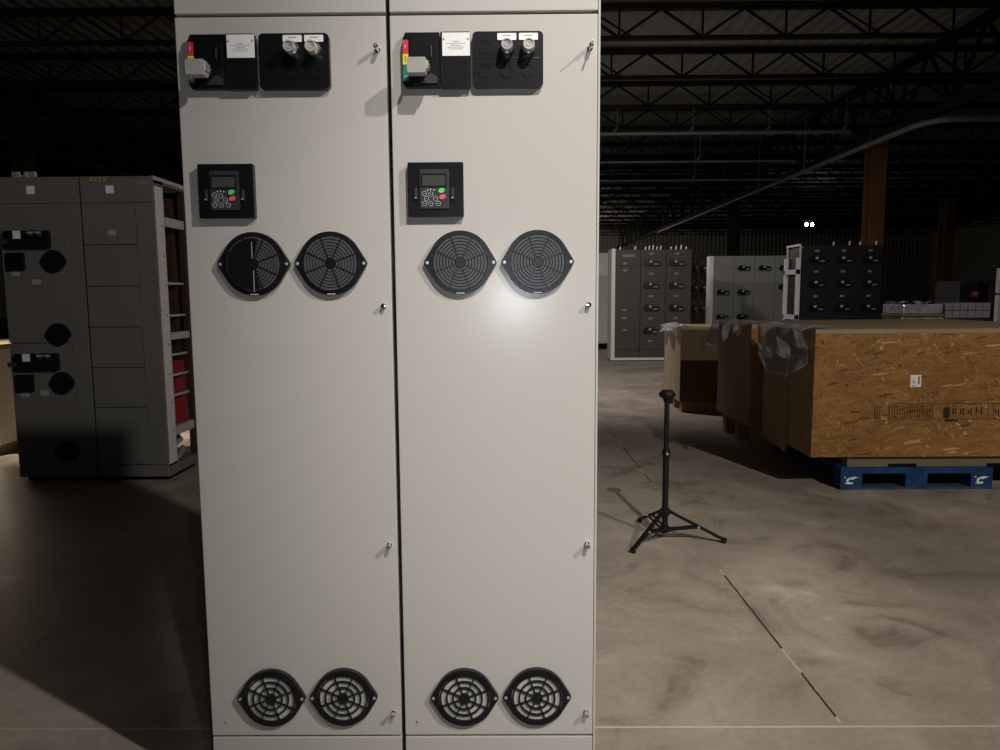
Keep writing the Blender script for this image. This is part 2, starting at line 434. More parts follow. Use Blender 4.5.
# sprinkler and service pipes
def pipe_x(y, z, x0, x1, r, label, hang=None):
    e = empty('service_pipe', (0, y, 0))
    MB().cyl((x0, 0, z), (x1, 0, z), r, n=10).build('pipe', M['pipe'], e)
    if hang:
        x = x0+0.6
        while x < x1:
            MB().cyl((x, 0, z-0.02), (x+0.12, 0, z+0.16), 0.035, n=6).cyl((x+0.12, 0, z+0.14), (x+0.12, 0, DECK), 0.012, n=6).build('hanger', M['pipe'], e)
            x += hang
    tag(e, label, 'pipe')
pipe_x(18.77, 5.75, -1.0, 10.35, 0.05, 'grey pipe on angled hangers, crossing below the nearest joists', 2.1)
pipe_x(21.4, 5.45, 0, 9.8, 0.035, 'thin grey pipe crossing just below the pipe with hangers', 3.1)
pipe_x(23.5, 5.20, 0, 10.35, 0.035, 'thin grey pipe meeting the top of the tall orange column', 3.3)
e = empty('sprinkler_main', (0, 0, 0))
MB().tube([(14.5, 14.4, 5.06), (10.6, 14.4, 5.06), (10.3, 14.5, 5.06), (10.12, 14.8, 5.06), (10.05, 15.2, 5.06), (10.0, 42, 5.06)], 0.07, 10).build('pipe', M['pipe'], e, True)
for y in (21, 25, 29, 33, 37, 41):
    MB().cyl((10.02, y, 5.1), (10.02, y, DECK), 0.012, n=6).ring(10.02, 5.06, 0.075, 0.09, y-0.02, y+0.02, 16).build('hanger', M['pipe'], e)
tag(e, 'long grey pipe that bends and runs away diagonally past the orange column', 'pipe')

# far twin-head lamp
e = empty('emergency_light', (17.25, 38.0, 5.05))
MB().cyl((0, 0, 0.25), (0, 0, DECK-5.04), 0.02, n=8).build('rod', M['joist'], e)
MB().box(-0.28, 0.28, -0.08, 0.08, 0.1, 0.25, 0.02).build('housing', M['dgrey'], e)
for s in (-1, 1):
    h = MB().cyl((s*0.15, 0.02, 0), (s*0.15, -0.12, -0.02), 0.07, 0.09, 16).build('lamp_head', M['dgrey'], e)
    MB().cyl((s*0.15, -0.121, -0.02), (s*0.15, -0.135, -0.022), 0.085, n=16).build('lens', M['lamp'], h)
tag(e, 'small bright twin-head lamp glowing in the dark roof space', 'lamp')

# ------------------------------------------------------------------ the two light grey cabinets in front
def fan_guard(parent, cx, cz, kind):
    g = MB()
    R, AT = 0.0775, math.radians(31.5)
    def outer(a):
        for t in (0, PI, 2*PI):
            if abs(a-t) < AT: return min(R/math.cos(AT-abs(a-t)), 0.0895)
        return R
    g.ring(cx, cz, 0.0685, R, -0.013, 0.0, 96, 0, 2*PI, outer)
    g.ring(cx, cz, 0.0668, 0.0692, -0.0165, -0.004, 72)
    for k in range(8):
        a = math.radians(22.5-2.5+45*k)
        d = Vector((math.cos(a), 0, math.sin(a))); p = Vector((-d.z, 0, d.x))
        w = 0.0016
        t = [d*0.008+p*w, d*0.0675+p*w, d*0.0675-p*w, d*0.008-p*w]
        g.prism([(cx+q.x, cz+q.z) for q in t], -0.0168, -0.008)
    g.disc(cx, cz, 0.0125 if kind == 'fine' else 0.0150, -0.017, -0.006, 24)
    if kind == 'coarse':
        for r in (0.0275, 0.0440, 0.0605): g.ring(cx, cz, r, r+0.0044, -0.0165, -0.008, 64)
    go = g.build('fan_guard', M['guard'], parent)
    if kind == 'fine':
        l = MB()
        for k in range(7):
            r = 0.0142+k*0.00755; l.ring(cx, cz, r, r+0.0056, -0.0158, -0.008, 64)
        l.build('louvre', M['louvre'], go)
        MB().disc(cx, cz, 0.0663, -0.0035, -0.0005, 48).build('filter', M['mediadark'], go)
    else:
        MB().disc(cx, cz, 0.0665, -0.0115, -0.0005, 48).build('filter', M['media'], go)
    for s in (-1, 1):
        MB().cyl((cx+s*0.0815, -0.0125, cz), (cx+s*0.0815, -0.0150, cz), 0.0042, n=16, bev=0.0008).build('screw', M['steel'], go, True)
    if kind == 'fine':
        MB().box(cx-0.010, cx+0.010, -0.0140, -0.0125, cz-0.0752, cz-0.0732).build('tag', M['paleink'], go)
    return go

def label_lines(parent, x0, x1, z0, z1, y, rows, m=None, w=None):
    for k in range(rows):
        zz = z1-(k+0.5)*(z1-z0)/rows; h = (z1-z0)/rows*0.22
        f = (w[k] if w else random.uniform(0.55, 0.95))*(x1-x0)/2; cx = (x0+x1)/2
        MB().box(cx-f, cx+f, y-0.0004, y+0.0004, zz-h, zz+h).build('print_line', m or M['ink'], parent)

def drive_section(x0, first):
    r = empty('drive_cabinet', (x0, 0, 0))
    W = 0.508; XL, XR = (0.0, 0.5035) if first else (0.0055, 0.5012)
    b = MB(); b.box(0.003 if first else 0.012, 0.497 if first else 0.508, 0.028, 0.508, 0.0, 2.283); b.build('enclosure', M['paint'], r)
    MB().box(0.010, 0.500, 0.020, 0.030, 0.01, 2.27).build('gasket', M['gap'], r)
    if not first:
        MB().box(0.5021, 0.508, 0.0, 0.03, 0.0, 2.283, 0.002).build('edge_trim', M['paint'], r)
    MB().box(XL, XR, 0.0, 0.022, 1.9850, 2.283, 0.0022).build('top_cover', M['paint'], r)
    MB().box(XL, XR, 0.0, 0.022, 0.004, 0.1490, 0.0022).build('bottom_cover', M['paint'], r)
    door = MB().box(XL, XR, 0.0, 0.022, 0.1550, 1.9770, 0.0022).build('door', M['paint'], r)
    # disconnect operator housing
    h = MB()
    h.prism([(0.0475, 1.8030), (0.1255, 1.8030), (0.1255, 1.9280), (0.0475, 1.9280), (0.0415, 1.9130), (0.0405, 1.8130)], -0.030, 0.0, 'xz', 0.002)
    h.prism(rrect(0.1275, 0.1955, 1.8010, 1.9285, 0.004), -0.032, 0.0, 'xz', 0.003)
    ho = h.build('disconnect_housing', M['black'], r, True); ho.scale.x = 1.04; ho.location = (-0.0085 if first else -0.0058, 0.0140, 0.0044)
    MB().prism([(0.0580, 1.8180), (0.1080, 1.8180), (0.1200, 1.8300), (0.1200, 1.9100), (0.1080, 1.9220), (0.0580, 1.9220)], -0.0335, -0.029, 'xz', 0.003).build('escutcheon', M['black'], ho)
    MB().prism([(0.0800, 1.8110), (0.1200, 1.8110), (0.1200, 1.8260), (0.1040, 1.8340)], -0.0350, -0.029, 'xz', 0.001).build('ramp', M['dgrey'], ho)
    MB().box(0.1055, 0.1085, -0.0365, -0.030, 1.8700, 1.8960, 0.001).build('rib', M['dgrey'], ho)
    for z0, z1, m, c in ((1.8790, 1.9105, 'red', 'red'), (1.8540, 1.8785, 'yellow', 'yellow'), (1.8165, 1.8535, 'green', 'green')):
        lb = MB().box(0.0415, 0.0545, -0.0335, -0.0285, z0, z1, 0.0008).build('position_label', M[m], ho, label=c+' handle position label')
        if c == 'red': text_mesh('marking', 'I', 0.011, Matrix.Translation((0.048, -0.0336, 1.8950)) @ FRONT, M['white'], lb)
        elif c == 'yellow': MB().box(0.0470, 0.0490, -0.0339, -0.0334, 1.8600, 1.8740).build('marking', M['ink'], lb)
        else:
            text_mesh('marking', 'O', 0.010, Matrix.Translation((0.048, -0.0336, 1.8250)) @ FRONT, M['paleink'], lb)
    # lever handle, pointing left out of the housing
    hd = MB()
    MB().cyl((0.0850, -0.028, 1.8360), (0.0850, -0.070, 1.8360), 0.0110, n=24, bev=0.002).build('hub', M['black'], ho, True)
    hd.prism([(0.0610, 1.8185), (0.0975, 1.8185), (0.1010, 1.8260), (0.1010, 1.8480), (0.0985, 1.8525), (0.0610, 1.8525), (0.0585, 1.8480), (0.0585, 1.8230)], -0.094, -0.060, 'xz', 0.004)
    hdl = hd.build('handle', M['hgrey'], ho, True, 'grey lever handle')
    cp = MB(); cp.prism([(0.1000, 1.8280), (0.1060, 1.8290), (0.1035, 1.8330), (0.1085, 1.8370), (0.1035, 1.8405), (0.1060, 1.8450), (0.1000, 1.8470)], -0.090, -0.066, 'xz', 0.001)
    cp.build('lock_tab', M['steel'], ho)
    pl = MB().box(0.1320, 0.1950, -0.0335, -0.0315, 1.8730, 1.9260, 0.0006).build('rating_plate', M['white'], ho, label='white printed plate')
    label_lines(pl, 0.140, 0.187, 1.8870, 1.9080, -0.0337, 5, M['paleink'], [0.35, 0.95, 0.5, 0.8, 0.65])
    for x in (0.1355, 0.1905): MB().prism([(x-0.0022, 1.9090), (x+0.0022, 1.9090), (x, 1.9150)], -0.0340, -0.0330).build('screw', M['ink'], pl)
    # pilot device plate
    p = MB(); p.prism(rrect(0.2050, 0.3725, 1.8010, 1.9290, 0.011), -0.030, 0.0, 'xz', 0.0035)
    p.box(0.2120, 0.3640, -0.0305, -0.0295, 1.8672, 1.8690, 0.0003)
    po = p.build('pilot_device_plate', M['black'], r, True); po.location = (-0.0020, 0.0140, 0.0044)
    for x, z in ((0.2355, 1.8930), (0.2320, 1.8385), (0.2845, 1.8385), (0.3365, 1.8385)):
        MB().ring(x, z, 0.0145, 0.0162, -0.0312, -0.0295, 40).disc(x, z, 0.0118, -0.0304, -0.0295, 32).build('blank_plug', M['black'], po)
    for i, x in enumerate((0.2865, 0.3375)):
        lg = MB().prism(rrect(x-0.0225, x+0.0225, 1.9085, 1.9240, 0.002), -0.0322, -0.0300).build('legend_plate', M['white'], po, label='white legend plate')
        MB().box(x-0.010, x+0.010, -0.0326, -0.0320, 1.9178, 1.9192).build('print_line', M['ink'], lg)
        bz = MB().cyl((x, -0.030, 1.8890), (x, -0.046, 1.8890), 0.0185, 0.0170, 36, 0.002)
        bz.ring(x, 1.8890, 0.0140, 0.0165, -0.050, -0.045, 36)
        bo = bz.build('push_button', M['chrome'], po, True, 'polished steel push button')
        ln = MB().cyl((x, -0.048, 1.8890), (x, -0.064, 1.8890), 0.0140, 0.0130, 36, 0.0015)
        ln.ring(x, 1.8890, 0.0100, 0.0128, -0.067, -0.0635, 36); ln.ring(x, 1.8890, 0.0045, 0.0058, -0.0655, -0.0635, 24)
        ln.build('lens', M['lens'] if i == 0 else M['lens_warm'], bo, True)
    # drive keypad
    k = MB(); k.prism(rrect(0.0450, 0.1790, 1.5030, 1.6315, 0.002), -0.026, 0.0, 'xz', 0.004)
    ko = k.build('control_panel', M['black'], r, True); ko.location = (-0.0015, 0.0085, 0.0012)
    km = MB().prism(rrect(0.0745, 0.1450, 1.5220, 1.6145, 0.002), -0.0300, -0.024, 'xz', 0.0012).build('keypad', M['dgrey'], ko, True)
    MB().box(0.0765, 0.1390, -0.0309, -0.0290, 1.5715, 1.6050, 0.0008).build('screen_bezel', M['black'], ko)
    MB().box(0.0800, 0.1355, -0.0313, -0.0300, 1.5755, 1.6000, 0.0004).build('screen', M['screen'], ko)
    for x, z, m, rx in ((0.1265, 1.5640, 'kgreen', 0.0075), (0.1287, 1.5490, 'kred', 0.0080)):
        MB().prism([(x+rx*math.cos(t*PI/12), z+0.0058*math.sin(t*PI/12)+0.16*rx*math.cos(t*PI/12)) for t in range(24)], -0.0325, -0.0295, 'xz', 0.0008).build('key', M[m], ko, True, {'kgreen': 'green start key', 'kred': 'red stop key'}[m])
    for x, z in ((0.0853, 1.5572), (0.1008, 1.5556), (0.0900, 1.5452), (0.1115, 1.5450), (0.0850, 1.5333), (0.1005, 1.5331), (0.1182, 1.5335)):
        ky = MB().disc(x, z, 0.0052, -0.0318, -0.0295, 24).build('key', M['black'], ko, label='round black key with pale outline')
        MB().ring(x, z, 0.0049, 0.0058, -0.0320, -0.0312, 28).box(x-0.0022, x+0.0022, -0.0321, -0.0316, z-0.0005, z+0.0005).build('outline', M['paleink'], ky)
    for x, z in ((0.0930, 1.5650), (0.1000, 1.5665), (0.1080, 1.5650)):
        MB().prism([(x-0.0019, z+0.0016), (x+0.0019, z+0.0016), (x, z-0.0020)], -0.0309, -0.0298).build('marking', M['white'], ko)
    for x in (0.0645, 0.1535):
        c = MB().box(x-0.0035, x+0.0035, -0.0310, -0.025, 1.5440, 1.5700, 0.0012).build('clip', M['dgrey'], ko)
        MB().box(x-0.003, x+0.001, -0.0322, -0.0305, 1.5460, 1.5480).build('pin', M['paleink'], c)
    # fan guards
    for cx, cz, kd in ((0.1674, 1.3936, 'fine'), (0.3570, 1.3936, 'fine'), (0.1640, 0.2646, 'coarse'), (0.3540, 0.2660, 'coarse')):
        fan_guard(r, cx, cz, kd)
    # latches down the right edge, screw low on the left
    for cz, ln in ((1.8990, 0.030 if first else 0.026), (1.2885, 0.016), (0.6762, 0.024), (0.2190, 0.022)):
        l = MB().cyl((0.4835, -0.0, cz), (0.4835, -0.003, cz), 0.0070, n=20, bev=0.0008)
        l.cyl((0.4835, -0.003, cz), (0.4835, -ln, cz), 0.0050, 0.0056, 16, 0.001)
        l.build('latch', M['chrome'], r, True, 'polished quarter-turn latch')
        if cz > 1.8: 
            pn = MB().cyl((0.4835, -ln, cz), (0.4835, -ln-(0.004 if first else 0.030), cz), 0.0022, n=10)
            pn.build('latch_pin', M['steel'], r, True)
    MB().cyl((0.0390, 0.0, 0.1938), (0.0390, -0.003, 0.1938), 0.0038, n=14, bev=0.001).build('screw', M['steel'], r, True)
    return r, door
s1, d1 = drive_section(0.0, True)
tag(s1, 'tall light grey drive cabinet, left one of the pair standing in front', 'electrical cabinet', 'light grey drive cabinets standing in front')
s2, d2 = drive_section(0.508, False)
tag(s2, 'tall light grey drive cabinet, right one of the pair, beside the open floor', 'electrical cabinet', 'light grey drive cabinets standing in front')
# the upper left guard of the left cabinet still carries a torn dark film
g = [c for c in kids(s1) if c.name.startswith('fan_guard')][0]
fl = MB(); fl.ring(0.1674, 1.3936, 0.004, 0.0620, -0.0185, -0.0172, 40, math.radians(76), math.radians(285))
fl.build('torn_film', M['black'], g, label='torn black film over the left part of the guard')
MB().box(0.1665, 0.1682, -0.0192, -0.0180, 1.407, 1.446).build('film_edge', M['hgrey'], g)
MB().box(0.1685, 0.1702, -0.0192, -0.0180, 1.325, 1.378).build('film_edge', M['hgrey'], g)

# ------------------------------------------------------------------ older motor control cabinets, left
YL = 3.28
def fan_simple(mb, cx, cz, y, R=0.078, d=0.02):
    pts = []
    for k in range(48):
        a = 2*PI*k/48; AT = math.radians(31)
        rr = R
        for t in (0, PI, 2*PI):
            if abs(a-t) < AT: rr = min(R/math.cos(AT-abs(a-t)), R*1.15)
        pts.append((cx+rr*math.cos(a), cz+rr*math.sin(a)))
    mb.prism(pts, y-d, y, 'xz', 0.003)
    return mb
x1 = -2.720; xs = -2.150; x2 = -1.645
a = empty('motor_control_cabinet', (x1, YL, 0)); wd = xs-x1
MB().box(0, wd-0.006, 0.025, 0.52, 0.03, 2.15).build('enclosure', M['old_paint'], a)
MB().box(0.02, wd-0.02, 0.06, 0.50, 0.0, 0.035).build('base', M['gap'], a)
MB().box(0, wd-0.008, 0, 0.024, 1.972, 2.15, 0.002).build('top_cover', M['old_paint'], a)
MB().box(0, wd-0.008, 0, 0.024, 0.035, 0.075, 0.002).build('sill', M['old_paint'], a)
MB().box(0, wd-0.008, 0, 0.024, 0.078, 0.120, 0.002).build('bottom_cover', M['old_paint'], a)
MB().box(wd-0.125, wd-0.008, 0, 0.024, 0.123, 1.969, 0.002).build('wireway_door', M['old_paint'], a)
for z0, z1 in ((1.005, 1.969), (0.123, 1.000)):
    d = MB().box(0, wd-0.128, 0, 0.024, z0, z1, 0.002).build('door', M['old_paint'], a)
    zz = z1
    q = MB().prism(rrect(0.040, 0.350, zz-0.305 if z1 > 1.5 else zz-0.190, zz-0.185 if z1 > 1.5 else zz-0.070, 0.008), -0.03, 0.001).build('disconnect_housing', M['black'], d)
    zb = (zz-0.305 if z1 > 1.5 else zz-0.190)
    pl = MB().box(0.105, 0.158, -0.032, -0.029, zb+0.065, zb+0.118).build('rating_plate', M['white'], q)
    for dx in (0.225, 0.280): MB().cyl((dx, -0.03, zb+0.085), (dx, -0.05, zb+0.085), 0.014, n=16).build('push_button', M['chrome'], q)
    for dx in (0.225, 0.280): MB().box(dx-0.022, dx+0.022, -0.032, -0.029, zb+0.100, zb+0.112).build('legend_plate', M['hgrey'], q)
    MB().prism([(0.030, zb+0.03), (0.060, zb+0.03), (0.060, zb+0.06), (0.030, zb+0.06)], -0.08, -0.03, 'xz', 0.003).build('handle', M['dgrey'], q)
    MB().prism(rrect(0.040, 0.158, zb-0.150, zb-0.030, 0.004), -0.026, 0.001, 'xz', 0.003).build('control_panel', M['black'], d)
    MB().box(0.055, 0.115, -0.002, 0.001, zb-0.190, zb-0.155).build('label_plate', M['hgrey'], d)
    l = MB().box(0.195, 0.255, -0.002, 0.001, zb-0.250 if z1 > 1.5 else zb-0.180, zb-0.215 if z1 > 1.5 else zb-0.145).build('label_plate', M['hgrey'], d)
    fan_simple(MB(), 0.362, zb-0.090, 0.001).build('fan_guard', M['guard'], d)
    fan_simple(MB(), 0.360, 1.065 if z1 > 1.5 else 0.222, 0.001).build('fan_guard', M['guard'], d)
MB().box(0.205, 0.260, -0.002, 0.001, 2.035, 2.090).build('label_plate', M['white'], a)
for x in (0.085, 0.110, 0.150, 0.170, 0.205, 0.225):
    MB().box(x-0.008, x+0.009, 0.05, 0.08, 2.15, 2.195 if x not in (0.150,) else 2.172).build('lifting_stud', M['steel'], a)
tag(a, 'dim grey control cabinet with round fan guards, at far left', 'electrical cabinet')

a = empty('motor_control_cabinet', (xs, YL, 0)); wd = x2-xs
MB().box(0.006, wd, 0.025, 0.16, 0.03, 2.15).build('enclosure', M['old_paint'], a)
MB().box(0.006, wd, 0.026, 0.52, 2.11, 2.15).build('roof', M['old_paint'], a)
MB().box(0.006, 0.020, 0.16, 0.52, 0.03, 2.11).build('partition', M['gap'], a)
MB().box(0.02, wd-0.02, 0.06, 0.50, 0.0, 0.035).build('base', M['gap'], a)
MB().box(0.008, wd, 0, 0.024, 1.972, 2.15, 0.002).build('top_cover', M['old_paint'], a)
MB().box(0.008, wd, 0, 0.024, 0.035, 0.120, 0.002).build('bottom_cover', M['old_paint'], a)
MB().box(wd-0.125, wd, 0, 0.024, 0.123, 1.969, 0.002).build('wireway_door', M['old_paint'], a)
zt = 1.969
for k in range(6):
    hh = 0.2865 if k < 5 else zt-0.123
    MB().box(0.008, wd-0.128, 0, 0.024, zt-hh+0.005, zt, 0.002).build('unit_door', M['old_paint'], a)
    zt -= hh
MB().box(0.185, 0.240, -0.002, 0.001, 2.035, 2.088).build('label_plate', M['white'], a)
MB().box(0.180, 0.235, -0.002, 0.001, 1.750, 1.785).build('label_plate', M['hgrey'], a)
MB().box(0.400, 0.480, -0.002, 0.001, 2.095, 2.115).build('label_plate', M['cable'], a)
t = MB()
for x in (0.075, 0.105, 0.135, 0.17): t.prism([(x, 2.118), (x+0.012, 2.118), (x+0.024, 2.146), (x+0.012, 2.146)], -0.002, 0.001)
t.build('hazard_tape', M['tote'], a)
# open right end: posts, rails, bus and cables
SX = wd
f = MB().box(SX-0.035, SX, 0.0255, 0.150, 0.10, 2.10, 0.003)
f.box(SX-0.001, SX+0.004, 0.03, 0.145, 0.12, 2.09); fo = f.build('end_post', M['white_paint'], a)
for k in range(8): MB().cyl((SX+0.003, 0.110, 0.35+k*0.21), (SX+0.0055, 0.110, 0.35+k*0.21), 0.007, n=10).build('bolt_hole', M['gap'], fo)
MB().box(SX-0.04, SX, 0.47, 0.52, 0.10, 2.11).build('end_post', M['brown_red'], a)
MB().box(SX-0.03, SX, 0.145, 0.475, 1.825, 1.890, 0.003).build('rail', M['galv'], a)
MB().box(SX-0.03, SX, 0.145, 0.475, 1.010, 1.062, 0.003).build('rail', M['galv'], a)
MB().box(SX-0.03, SX, 0.145, 0.475, 0.305, 0.370, 0.003).build('rail', M['galv'], a)
for z in (1.42, 1.185, 0.895, 0.745, 0.595): MB().box(SX-0.04, SX-0.022, 0.150, 0.47, z-0.008, z+0.008).build('thin_rail', M['galv'], a)
MB().box(SX-0.012, SX+0.004, 0.02, 0.52, 2.13, 2.156).build('top_rail', M['steel'], a)
MB().box(SX-0.30, SX-0.28, 0.20, 0.40, 0.40, 2.05).build('vertical_bus', M['galv'], a)
MB().cyl((SX-0.10, 0.26, 0.42), (SX-0.10, 0.26, 2.0), 0.018, n=12).build('conduit', M['white_paint'], a)
MB().box(SX-0.10, SX-0.05, 0.38, 0.46, 0.36, 0.84).build('insulated_panel', M['bus_red'], a)
MB().box(SX-0.12, SX-0.07, 0.40, 0.47, 0.85, 2.05).build('insulated_panel', M['brown_red'], a)
MB().box(0.02, SX, 0.16, 0.52, 0.03, 0.10).build('floor_plate', M['old_paint'], a)
for k in range(5):
    c = MB(); pts = []
    for i in range(14):
        t_ = i/13
        pts.append((SX-0.05-0.05*k+0.03*math.sin(5*t_+k), 0.17+0.30*t_, 0.115+0.055*(k % 3)+0.06*math.sin(3.1*t_+k*1.3)**2))
    c.tube(pts, 0.022, 8).build('cable', M['cable'], a, True)
tag(a, 'dim grey control cabinet with open framed end, right beside the drive cabinets', 'electrical cabinet')

# pale crate at the left edge, lit by its own added spot
e = empty('plywood_crate', (-4.05, 4.6, 0))
MB().box(-0.62, 0.62, -0.5, 0.5, 0.10, 0.90, 0.004).build('panel', M['pale'], e)
MB().box(-0.64, 0.64, -0.52, 0.52, 0.90, 0.94, 0.004).build('lid', M['ply_edge'], e)
MB().box(-0.60, 0.60, -0.512, -0.5005, 0.44, 0.48, 0.003).build('batten', M['ply_dark_shade'], e)
for x in (-0.5, 0, 0.5): MB().box(x-0.05, x+0.05, -0.5, 0.5, 0, 0.10).build('runner', M['ply'], e)
tag(e, 'tan crate at the left edge, lit behind the dim grey cabinets', 'crate')

# ------------------------------------------------------------------ crates at right
def crate(x0, x1, y0, y1, zb, zt, label, face, side, fronttop=True):
    cx, cy = (x0+x1)/2, (y0+y1)/2; hx, hy = (x1-x0)/2, (y1-y0)/2
    e = empty('shipping_crate', (cx, cy, 0))
    MB().box(-hx, hx, -hy, -hy+0.014, zb, zt-0.028, 0.001).build('front_panel', face, e)
    MB().box(-hx, hx, hy-0.014, hy, zb, zt-0.028, 0.001).build('back_panel', face, e)
    MB().box(-hx, -hx+0.014, -hy+0.0145, hy-0.0145, zb, zt-0.028, 0.001).build('side_panel', side, e)
    MB().box(hx-0.014, hx, -hy+0.0145, hy-0.0145, zb, zt-0.028, 0.001).build('side_panel', side, e)
    MB().box(-hx+0.015, hx-0.015, -hy+0.015, hy-0.015, zb, zb+0.02).build('bottom_panel', side, e)
    MB().box(-hx, hx, -hy, hy, zt-0.0275, zt, 0.0015).build('lid', M['ply_edge'], e)
    tag(e, label, 'crate')
    return e, hx, hy
YC = 2.953
c1, hx, hy = crate(2.825, 5.05, YC, YC+0.92, 0.225, 1.078, 'big strand board crate in front, with red and white sticker', M['osb'], M['ply'])
MB().box(-hx-0.012, -hx-0.0005, -0.04, 0.02, 0.17, 1.0, 0.001).build('batten', M['ply'], c1)
MB().box(-hx-0.006, -hx-0.0005, 0.05, hy, 0.18, 0.62, 0.001).build('batten', M['ply'], c1)
cx1, cy1 = (2.825+5.05)/2, YC+0.46
for yy in (-hy+0.03, 0.0, hy-0.12):
    rn = MB().box(3.085-cx1, hx-0.1, yy, yy+0.09, 0.150, 0.2245, 0.002).build('runner', M['tan_wood'], c1)
for x in (3.36, 4.02): MB().box(x-cx1, x+0.19-cx1, -hy+0.027, -hy+0.030, 0.1505, 0.172).build('notch', M['gap'], c1)
yf = -hy
st = MB().box(3.462-cx1, 3.532-cx1, yf-0.0016, yf, 0.695, 0.775).build('sticker', M['white'], c1, label='white sticker with red stripe')
MB().box(3.5110-cx1, 3.5225-cx1, yf-0.0022, yf-0.0014, 0.713, 0.765).build('stripe', M['red'], st)
MT = Matrix.Translation((3.484-cx1, yf-0.0020, 0.736)) @ FRONT @ Matrix.Rotation(PI/2, 4, 'Z')
text_mesh('number', '421', 0.026, MT, M['ink'], st)
MB().box(3.470-cx1, 3.503-cx1, yf-0.0022, yf-0.0014, 0.702, 0.706).build('print_line', M['ink'], st)
# smudged stamp band: outlines, blocks and unreadable stamped characters
z0, z1 = 0.475, 0.586
sb = MB(); sb.box(3.325-cx1, 4.65-cx1, yf-0.0010, yf, z1-0.006, z1); sb.box(3.325-cx1, 4.65-cx1, yf-0.0010, yf, z0, z0+0.006)
for x in (3.325, 3.72, 3.985, 4.02, 4.10, 4.30, 4.5): sb.box(x-cx1, x+0.005-cx1, yf-0.0010, yf, z0, z1)
sb.build('stamp', M['stencil_pale'], c1, label='smudged black ink stamp')
sp = MB()
rs = random.Random(3)
x = 3.235
while x < 3.62:
    for j in range(4):
        zz = z0+0.012+j*0.024
        if (j == 0 or rs.random() < 0.72) and not (3.283 < x < 3.325):
            if j == 0: sp.box(x-cx1, x+0.004-cx1, yf-0.0014, yf, zz, zz+0.085)
            if rs.random() < 0.0: sp.box(x-cx1, x+0.004-cx1, yf-0.0014, yf, zz, zz+0.017)
            if rs.random() < 0.55: sp.box(x-cx1, x+0.013-cx1, yf-0.0014, yf, zz, zz+0.004)
            if rs.random() < 0.45: sp.box(x-cx1, x+0.013-cx1, yf-0.0014, yf, zz+0.012, zz+0.016)
    if len(sp.bm.verts): sp.build('stamp', M['stencil'], c1, label='smudged black ink stamp'); sp = MB()
    x += 0.0165
def stamp(mb): mb.build('stamp', M['stencil'], c1, label='smudged black ink stamp')
def sbox(x0, x1, z0, z1): stamp(MB().box(x0-cx1, x1-cx1, yf-0.0012, yf, z0, z1))
sbox(3.290, 3.322, 0.468, 0.474)
stamp(MB().prism(rrect(3.690-cx1, 3.735-cx1, 0.484, 0.560, 0.014), yf-0.0012, yf))
stamp(MB().prism(rrect(3.700-cx1, 3.790-cx1, 0.462, 0.474, 0.005), yf-0.0012, yf))
sbox(3.075, 3.135, 0.527, 0.534)
for x in (3.750, 3.767, 3.801, 3.818, 3.852, 3.869, 3.903, 3.937, 4.03, 4.049, 4.087, 4.12): sbox(x, x+0.010, 0.500+rs.random()*0.02, 0.54+rs.random()*0.02)

# blue pallet under the front crate
e = empty('pallet', (3.54, 3.56, 0))
PX, PY = 0.508, 0.605
for yy in (-PY, -0.06, PY-0.10):
    MB().box(-PX, PX, yy, yy+0.10, 0.0, 0.016, 0.001).build('bottom_board', M['bluepale'], e)
    for x in (-PX, -0.072, PX-0.145):
        bk = MB().box(x, x+0.145, yy, yy+0.10, 0.0165, 0.110, 0.002).build('block', M['blue'], e)
        if yy == -PY and x != -0.072:
            lg = MB()
            ox = x+0.072; oz = 0.068
            lg.prism([(ox-0.045, oz-0.024), (ox-0.020, oz-0.030), (ox+0.010, oz-0.028), (ox+0.012, oz-0.016), (ox-0.012, oz-0.016), (ox-0.020, oz-0.006), (ox-0.008, oz+0.004), (ox+0.012, oz+0.002), (ox+0.030, oz+0.012), (ox+0.048, oz+0.018), (ox+0.020, oz+0.022), (ox-0.012, oz+0.016), (ox-0.032, oz+0.004), (ox-0.034, oz-0.010), (ox-0.028, oz-0.017)], -PY-0.0012, -PY, 'xz')
            lg.prism([(ox-0.052, oz+0.014), (ox-0.036, oz+0.016), (ox-0.040, oz+0.024)], -PY-0.0012, -PY, 'xz')
            lg.build('logo', M['white'], bk, label='worn white emblem')
    MB().box(-PX, PX, yy, yy+0.10, 0.1105, 0.128, 0.001).build('stringer_board', M['blue'], e)
for k in range(7):
    yy = -PY+k*(2*PY-0.12)/6
    MB().box(-PX, PX, yy, yy+0.12, 0.1285, 0.1495, 0.001).build('deck_board', M['bluepale'] if k % 2 else M['blue'], e)
tag(e, 'blue pallet with white emblem under the big front crate', 'pallet')

c2, h2x, h2y = crate(2.83, 5.0, 4.20, 5.12, 0.20, 1.065, 'brown crate in the middle of the row, film on its corner', M['osb'], M['ply'])
for yy in (-0.42, -0.05, 0.32): MB().box(-h2x+0.05, h2x-0.05, yy, yy+0.1, 0, 0.199, 0.002).build('runner', M['ply'], c2)
c3, h3x, h3y = crate(2.735, 4.6, 6.20, 7.02, 0.12, 0.955, 'brown crate at the far end of the row, by the dark cabinets', M['ply_dark_shade'], M['ply_lit'])
for yy in (-0.38, -0.05, 0.28): MB().box(-h3x+0.03, h3x-0.05, yy, yy+0.1, 0, 0.119, 0.002).build('runner', M['ply'], c3)

